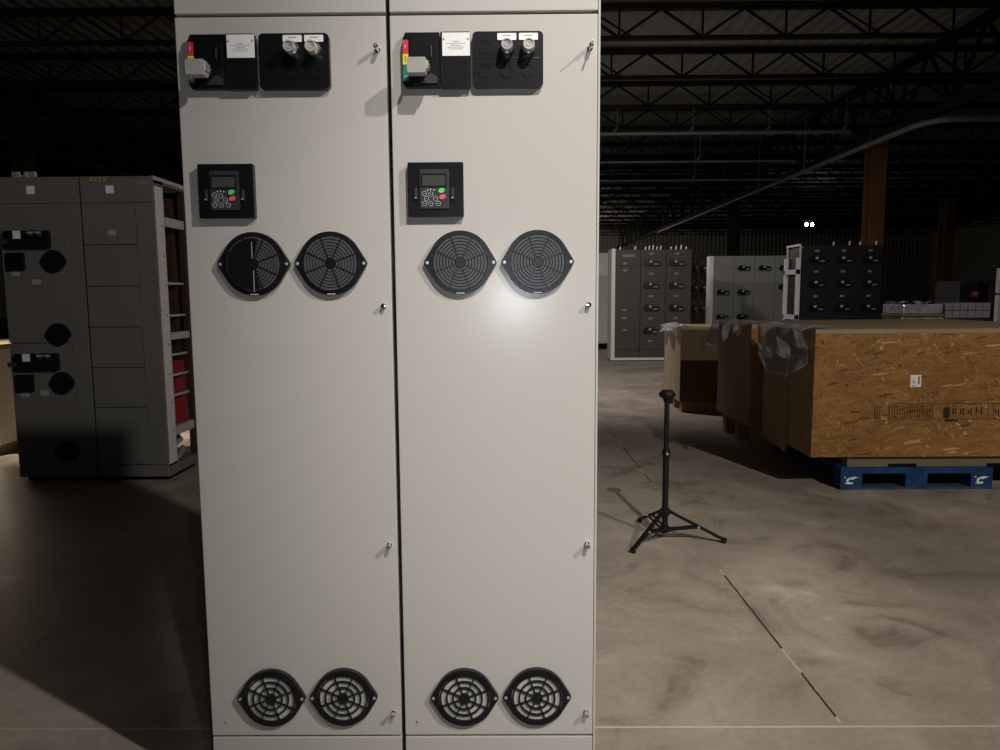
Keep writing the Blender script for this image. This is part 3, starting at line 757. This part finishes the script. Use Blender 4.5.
def drape(name, x0, y0, y1, zt, drop, inset, label, seed):
    """crumpled clear film laid over the top edge of a crate's left side and hanging down it"""
    rr = random.Random(seed)
    ph = [rr.uniform(0, 6.28) for _ in range(8)]
    def fn(u, v):
        y = y0+(y1-y0)*u
        s = v*(inset+drop*(0.72+0.28*math.sin(4.2*u+ph[0])+0.06*math.sin(11*u+ph[1])))
        wr = 0.034*math.sin(7*u+3.2*v+ph[2])+0.022*math.sin(12*u-4*v+ph[3])*v+0.012*abs(math.sin(6*v+4*u+ph[4]))
        if s < inset: return (x0+inset-s, y, zt+0.004+abs(wr)*0.5)
        f = s-inset
        yy = y+0.05*f/drop*math.sin(6*u+ph[5])
        return (x0-0.028-abs(wr)*1.4-0.03*min(1, f/drop)*abs(math.sin(5*u+ph[6])), yy, zt-f)
    o = MB().sheet(36, 30, fn).build(name, M['film'], None, True)
    sol = o.modifiers.new('thickness', 'SOLIDIFY'); sol.thickness = 0.0008
    tag(o, label, 'plastic film')
drape('plastic_film', 2.825, YC+0.02, YC+0.93, 1.078, 0.36, 0.12, 'crumpled clear film hanging over the left end of the front crate', 2)
drape('plastic_film', 2.83, 4.22, 5.10, 1.065, 0.22, 0.12, 'crumpled clear film hanging over the middle crate', 5)
drape('plastic_film', 2.735, 6.20, 7.0, 0.955, 0.12, 0.14, 'crumpled clear film bunched on top of the far crate', 9)

# ------------------------------------------------------------------ black folding stand
TX, TY = 1.641, 1.99
e = empty('tripod_stand', (TX, TY, 0))
MB().cyl((0, 0, 0.035), (0, 0, 0.475), 0.0165, n=20).build('lower_tube', M['stand'], e, True)
MB().cyl((0, 0, 0.476), (0, 0, 0.742), 0.0135, n=20).build('upper_tube', M['stand'], e, True)
k = MB().cyl((0, 0, 0.455), (0, 0, 0.492), 0.0205, n=20, bev=0.003).build('clamp_collar', M['stand'], e, True)
MB().cyl((0.0, -0.018, 0.474), (0.0, -0.034, 0.474), 0.006, n=10).build('knob', M['steel'], k, True)
hd = MB().cyl((0, 0, 0.7425), (0, 0, 0.772), 0.014, 0.026, 20, 0.002)
hd.cyl((0, 0, 0.772), (0, 0, 0.790), 0.036, 0.046, 24, 0.003).cyl((0, 0, 0.790), (0, 0, 0.812), 0.046, 0.026, 24, 0.003)
hd.build('head', M['stand'], e, True)
MB().cyl((0, 0, 0.135), (0, 0, 0.168), 0.026, n=20, bev=0.003).build('upper_collar', M['stand'], e, True)
MB().cyl((0, 0, 0.045), (0, 0, 0.072), 0.026, n=20, bev=0.003).build('lower_collar', M['stand'], e, True)
for fx, fy in ((1.428-TX, 1.772-TY), (1.948-TX, 1.918-TY), (1.560-TX, 2.290-TY)):
    d = Vector((fx, fy, 0)).normalized(); n = Vector((-d.y, d.x, 0)); L = Vector((fx, fy, 0)).length
    def bar(p0, p1, w, h, mb):
        p0, p1 = Vector(p0), Vector(p1); t = bmesh.new(); bmesh.ops.create_cube(t, size=1.0)
        dd = (p1-p0); z = n.cross(dd).normalized()
        for v in t.verts: v.co = p0+dd*(v.co.x+.5)+n*v.co.y*w+z*v.co.z*h
        mb.merge(t)
    lm = MB(); bar(d*0.022+Vector((0, 0, 0.155)), d*(L)+Vector((0, 0, 0.014)), 0.020, 0.012, lm)
    lg = lm.build('leg', M['stand'], e)
    MB().cyl(d*(L-0.012)+Vector((0, 0, 0.0015)), d*(L-0.004)+Vector((0, 0, 0.026)), 0.013, n=12).build('foot', M['stand'], lg)
    for s in (-1, 1):
        bm_ = MB(); bar(d*0.024+n*0.014*s+Vector((0, 0, 0.056)), d*(L*0.56)+n*0.014*s+Vector((0, 0, 0.081)), 0.006, 0.012, bm_)
        bm_.build('brace', M['stand'], e)
    MB().cyl(d*(L*0.56)+n*0.019+Vector((0, 0, 0.081)), d*(L*0.56)-n*0.019+Vector((0, 0, 0.081)), 0.005, n=10).build('rivet', M['steel'], lg)
tag(e, 'low black folding tripod stand alone on the concrete floor', 'tripod')

# ------------------------------------------------------------------ far cabinets
def operator(parent, x, z, w=0.30):
    q = MB().prism(rrect(x-w/2, x+w/2, z-0.045, z+0.045, 0.03), -0.04, 0.001)
    q.prism(rrect(x-w*0.42, x+w*0.12, z-0.01, z+0.075, 0.03), -0.05, 0.001)
    qo = q.build('disconnect_operator', M['black'], parent)
    MB().cyl((x-w*0.08, -0.05, z+0.035), (x-w*0.08, -0.075, z+0.035), 0.026, n=12).build('button', M['hgrey'], qo)
    MB().box(x+w*0.15, x+w*0.42, -0.048, -0.038, z-0.03, z-0.005).build('marking', M['cable'], qo)
def plate(parent, x, z, w=0.08, h=0.04): MB().box(x-w/2, x+w/2, -0.003, 0.001, z-h/2, z+h/2).build('label_plate', M['cable'], parent)
def bank_section(x, y, rz, w, h, m, ops, plates, label, group, depth=0.5, studs=0):
    a = empty('switchgear_cabinet', (x, y, 0), rz)
    MB().box(0.003, w-0.003, 0.022, depth, 0.07, h).build('enclosure', m, a)
    MB().box(0.0, w, 0.03, depth-0.02, 0.0, 0.07).build('base', M['gap'], a)
    MB().box(0.004, w-0.004, 0, 0.021, h-0.30, h-0.002, 0.002).build('top_cover', m, a)
    d = MB().box(0.004, w-0.004, 0, 0.021, 0.24, h-0.306, 0.002).build('door', m, a)
    MB().box(0.004, w-0.004, 0, 0.021, 0.072, 0.234, 0.002).build('bottom_cover', m, a)
    if group and group.startswith('dark') and rz == 0 and not studs == 2: MB().box(0, w, -0.04, 0.028, 0.02, 0.069, 0.003).build('sill', M['white_paint'], a)
    for ox, oz in ops: operator(d, ox, oz)
    for ox, oz in plates: plate(d if oz < h-0.31 else a, ox, oz)
    for k in range(studs):
        sx = w*(0.2+0.6*k/max(1, studs-1))
        MB().cyl((sx, 0.08, h-0.001), (sx+0.01, 0.08, h+0.06+0.03*((k*7) % 3)/2), 0.016, n=8).build('lifting_stud', M['white_paint'], a)
    tag(a, label, 'electrical cabinet', group); return a
YA = 12.6; HA = 2.20; xa = 2.975
GA = 'dark grey cabinets in the nearest far row'
rowsA = (1.93, 1.49, 1.05, 0.60)
a = bank_section(xa, YA, 0, 0.50, HA, M['dark_paint'], [], [(0.19, 1.93), (0.19, 1.80), (0.19, 1.02), (0.19, 0.86), (0.20, 0.62)], 'dark grey cabinet with bright white left side, first of the far row', GA, 0.5, 2)
MB().box(-0.075, 0.0, -0.02, 0.5, 0.02, HA+0.02, 0.004).build('side_panel', M['white_paint'], a)
MB().box(0.14, 0.38, -0.004, 0.001, 2.06, 2.11).build('nameplate', M['carton'], a)
MB().box(-0.08, 0.5, -0.04, 0.028, 0.02, 0.069, 0.003).build('sill', M['white_paint'], a)
bank_section(xa+0.502, YA, 0, 0.50, HA, M['dark_paint'], [(0.21, z) for z in rowsA], [(0.21, z-0.20) for z in rowsA]+[(0.21, 2.12)], 'dark grey cabinet with four black operators, second of the far row', GA, 0.5, 5)
bank_section(xa+1.004, YA, 0, 0.50, HA, M['dark_paint'], [(0.20, z) for z in rowsA[:3]], [(0.20, z-0.20) for z in rowsA[:3]]+[(0.21, 2.12)], 'dark grey cabinet half behind the brown crate, third of the far row', GA, 0.5, 4)
c_, s_ = math.cos(math.radians(56)), math.sin(math.radians(56))
for k in range(2):
    bank_section(4.62+k*0.502*c_, YA+0.62+k*0.502*s_, math.radians(56), 0.50, HA, M['dark_paint'], [(0.22, z) for z in (1.83, 1.42, 0.98, 0.58)], [(0.22, z+0.17) for z in (1.83, 1.42, 0.98)],
        ('dark grey cabinet turned askew at the corner of the far row', 'darkest grey cabinet turned askew, next to the pale grey row')[k], GA)
YB = 16.0; HB = 2.24; xb = 5.86; GB = 'pale grey cabinets in the middle of the far row'
spec = [([(0.24, 1.36), (0.24, 0.76)], [(0.24, 2.10), (0.24, 1.92), (0.24, 1.78), (0.24, 1.13)]),
        ([(0.24, 1.94), (0.24, 1.36), (0.24, 0.76)], [(0.24, 2.10), (0.24, 1.62), (0.24, 1.14)]),
        ([(0.24, 1.94)], [(0.24, 2.10), (0.24, 1.58)]),
        ([(0.24, 1.94), (0.24, 1.48)], [(0.24, 2.10), (0.24, 1.68), (0.24, 1.28)])]
lb = ('pale grey cabinet with white left edge, in the far middle row', 'pale grey cabinet with three black operators in the far middle row', 'pale grey cabinet with one black operator in the far middle row', 'pale grey cabinet beside the white open frame of the black cabinets')
for k, (ops, pls) in enumerate(spec):
    a = bank_section(xb+0.02+k*0.502, YB, 0, 0.50, HB, M['mid_paint'], ops, pls, lb[k], GB)
    if k == 0: MB().box(-0.10, 0.0, -0.02, 0.5, 0.02, HB, 0.004).build('side_panel', M['white_paint'], a)
YD = 11.7; HD = 2.20; xd = 6.29; GD = 'black cabinets at the right of the far row'
lb = ('black cabinet with an open white end frame in the far row', 'black cabinet in the middle of its far trio', 'black cabinet under the tall orange column, last of its trio')
for k in range(3):
    a = bank_section(xd+k*0.49, YD, 0, 0.49, HD, M['deep_paint'], [(0.26, 1.93), (0.26, 1.49), (0.26, 1.045)], [(0.26, 2.10), (0.26, 1.72), (0.26, 1.27)], lb[k], GD, 0.55, 0 if k == 0 else 2)
    if k == 0:
        for (y0, y1) in ((0.0, 0.06), (0.58, 0.64)): MB().box(-0.10, -0.03, y0, y1, 0.02, 1.98, 0.003).build('frame_post', M['white_paint'], a)
        MB().box(-0.055, -0.03, 0.02, 0.66, 2.19, 2.23, 0.003).build('frame_rail', M['white_paint'], a)
        MB().box(-0.05, -0.025, 0.0, 0.03, 1.98, 2.19).build('frame_post', M['galv'], a)
        MB().box(-0.05, -0.03, 0.60, 0.64, 1.98, 2.19).build('frame_post', M['galv'], a)
        for z in (1.72, 0.88): MB().box(-0.10, -0.035, 0.0, 0.64, z-0.045, z+0.045, 0.003).build('frame_rail', M['white_paint'], a)
        MB().box(-0.028, -0.002, 0.02, 0.64, 0.05, 2.15).build('end_panel', M['deep_paint'], a)
a = empty('white_cabinet', (2.55, 15.9, 0))
MB().box(0, 0.95, 0.0, 0.5, 0.14, 2.33, 0.004).build('enclosure', M['white_paint'], a)
MB().box(0.01, 0.94, 0.02, 0.5, 0, 0.139).build('base', M['gap'], a)
MB().box(0.02, 0.46, -0.018, -0.0005, 0.17, 2.30, 0.002).build('door', M['white_paint'], a)
MB().box(0.49, 0.93, -0.018, -0.0005, 0.17, 2.30, 0.002).build('door', M['white_paint'], a)
MB().cyl((0.86, -0.03, 1.2), (0.86, -0.018, 1.2), 0.02, n=12).build('handle', M['steel'], a)
tag(a, 'tall white cabinet behind, just right of the drive cabinets', 'electrical cabinet')

# wrapped goods behind the crates at right
e = empty('wrapped_stack', (5.31, 6.25, 0))
MB().box(-0.235, 0.20, -0.21, 0.21, 0.02, 1.06, 0.01).build('lower_load', M['darkwrap'], e)
def shroud(u, v): return (-0.245+0.45*u, -0.216-0.010*math.sin(19*u)*math.sin(9*v)-0.02*v, 1.05-0.16*v)
MB().sheet(40, 12, shroud).build('skirt_film', M['film'], e, True)
MB().box(-0.245, 0.205, -0.225, 0.215, 1.065, 1.088, 0.004).build('board', M['tan_wood'], e)
def lump(u, v): return (-0.232+0.425*u, -0.215+0.42*v, 1.205+0.014*math.sin(11*u+3*v)+0.010*math.sin(29*u-7*v))
w = MB(); w.box(-0.235, 0.195, -0.218, 0.21, 1.090, 1.195, 0.02); w.sheet(30, 10, lump)
w.build('silver_wrap', M['foil'], e, label='shiny silver wrapped top load')
for x in (-0.2, 0.1): MB().box(x, x+0.08, -0.2, 0.2, 0, 0.0195).build('runner', M['ply'], e)
tag(e, 'low stack in shiny silver wrap behind the big front crate', 'wrapped load')
e = empty('carton_stack', (5.79, 6.25, 0))
MB().box(-0.25, 0.25, -0.2, 0.2, 0.0, 1.04, 0.004).build('lower_load', M['deep_paint'], e)
for i in range(6):
    for j in range(2):
        MB().box(-0.245+i*0.082, -0.245+i*0.082+0.077, -0.19, 0.19, 1.042+j*0.083, 1.042+j*0.083+0.078, 0.004).build('carton', M['carton'], e)
tag(e, 'stack of small grey cartons in two rows, right of the silver wrap', 'carton stack')
e = empty('equipment_case', (7.14, 8.3, 0))
MB().box(-0.20, 0.21, -0.2, 0.3, 0.0, 1.47, 0.02).build('body', M['deep_paint'], e)
MB().prism(rrect(-0.18, 0.18, 1.20, 1.44, 0.03), -0.212, -0.19).build('face', M['black'], e)
MB().prism(rrect(-0.05, 0.10, 1.24, 1.34, 0.04), -0.225, -0.21).build('recess', M['brown_red'], e)
MB().cyl((0.015, -0.24, 1.30), (0.015, -0.225, 1.30), 0.022, n=16).build('indicator', M['red_glow'], e)
tag(e, 'black equipment case with a small red light behind the cartons', 'equipment')
e = empty('yellow_bag', (14.72, 21.5, 0))
MB().cyl((0, 0, 0), (0, 0, 1.0), 0.20, 0.13, 16).cyl((0, 0, 1.0), (0, 0, 1.55), 0.13, 0.17, 16).cyl((0, 0, 1.55), (0, 0, 1.70), 0.17, 0.10, 16).build('bag', M['tote'], e, True)
MB().box(0.02, 0.16, -0.20, -0.165, 1.55, 1.65, 0.01).build('tag', M['white'], e, label='white tag')
tag(e, 'yellow cover with a white tag at the dim orange column', 'cover')
e = empty('steel_rack', (7.08, 7.5, 0))
for x in (0.0, 0.10): MB().box(x, x+0.06, 0, 0.06, 0, 1.62-0.02*x, 0.003).build('post', M['galv'], e)
MB().box(0.16, 0.5, 0.01, 0.05, 0.9, 1.60, 0.003).build('panel', M['galv'], e)
MB().box(-0.05, 0.5, 0.0, 0.06, 1.64, 1.66, 0.002).build('top_rail', M['deep_paint'], e)
MB().box(0, 0.5, 0.0, 0.06, 1.28, 1.31, 0.002).build('rail', M['galv'], e)
tag(e, 'pale steel rack end standing at the right edge behind the cartons', 'rack')

# ------------------------------------------------------------------ light
def lamp(kind, name, loc, energy, col=(1, 0.95, 0.88), target=None, size=None, blend=0.3, radius=0.1):
    l = bpy.data.lights.new(name, kind); l.energy = energy; l.color = col
    if kind in ('POINT', 'SPOT'): l.shadow_soft_size = radius
    if kind == 'SPOT': l.spot_size = math.radians(size); l.spot_blend = blend
    o = bpy.data.objects.new(name, l); COL.objects.link(o); o.location = loc
    if target is not None:
        o.rotation_euler = (Vector(target)-Vector(loc)).to_track_quat('-Z', 'Y').to_euler()
    return o
lamp('SPOT', 'work_light', (2.4, -4.2, 5.7), 1500, (1, 0.965, 0.91), (1.42, 0, 1.62), 26.3, 0.85, 0.06)
lamp('SPOT', 'flood_light', (4.6, -2.9, 4.6), 800, (1, 0.955, 0.89), (2.3, 1.5, 0.4), 130, 0.7, 0.08)
lamp('POINT', 'phone_flash', (0.83, -1.79, 1.295), 15, (0.88, 0.94, 1.0), radius=0.02)
lamp('SPOT', 'far_light', (0.6, 7.8, 4.2), 620, (1, 0.95, 0.9), (2.5, 10.0, 0.3), 130, 0.8, 0.15)
lamp('SPOT', 'far_row_fill', (5.2, 12.4, 5.5), 190, (1, 0.96, 0.9), (6.6, 15.2, 1.2), 75, 0.7, 0.15)  # added unseen fill for the pale far row and white end frame
lamp('SPOT', 'left_crate_fill', (-5.2, 1.2, 2.6), 3500, (1, 0.90, 0.76), (-3.4, 4.1, 0.85), 27, 1.0, 0.1)  # added out-of-view spot that brightens the left crate
lamp('POINT', 'roof_fill', (4.5, 16.5, 2.8), 45, (1, 0.95, 0.88), radius=0.3)  # added unseen fill that lifts the roof deck
lamp('POINT', 'back_wall_fill', (5.2, 52, 3.0), 320, (1, 0.94, 0.85), radius=0.5)  # added fill for the far wall, hidden behind the drive cabinets
w = bpy.data.worlds.new('World'); sc.world = w; w.use_nodes = True
w.node_tree.nodes['Background'].inputs[0].default_value = (1, 0.97, 0.92, 1)
w.node_tree.nodes['Background'].inputs[1].default_value = 0.005
vs = sc.view_settings
vs.view_transform = 'Standard'; vs.look = 'None'; vs.exposure = 0.0; vs.gamma = 1.0; vs.use_curve_mapping = False
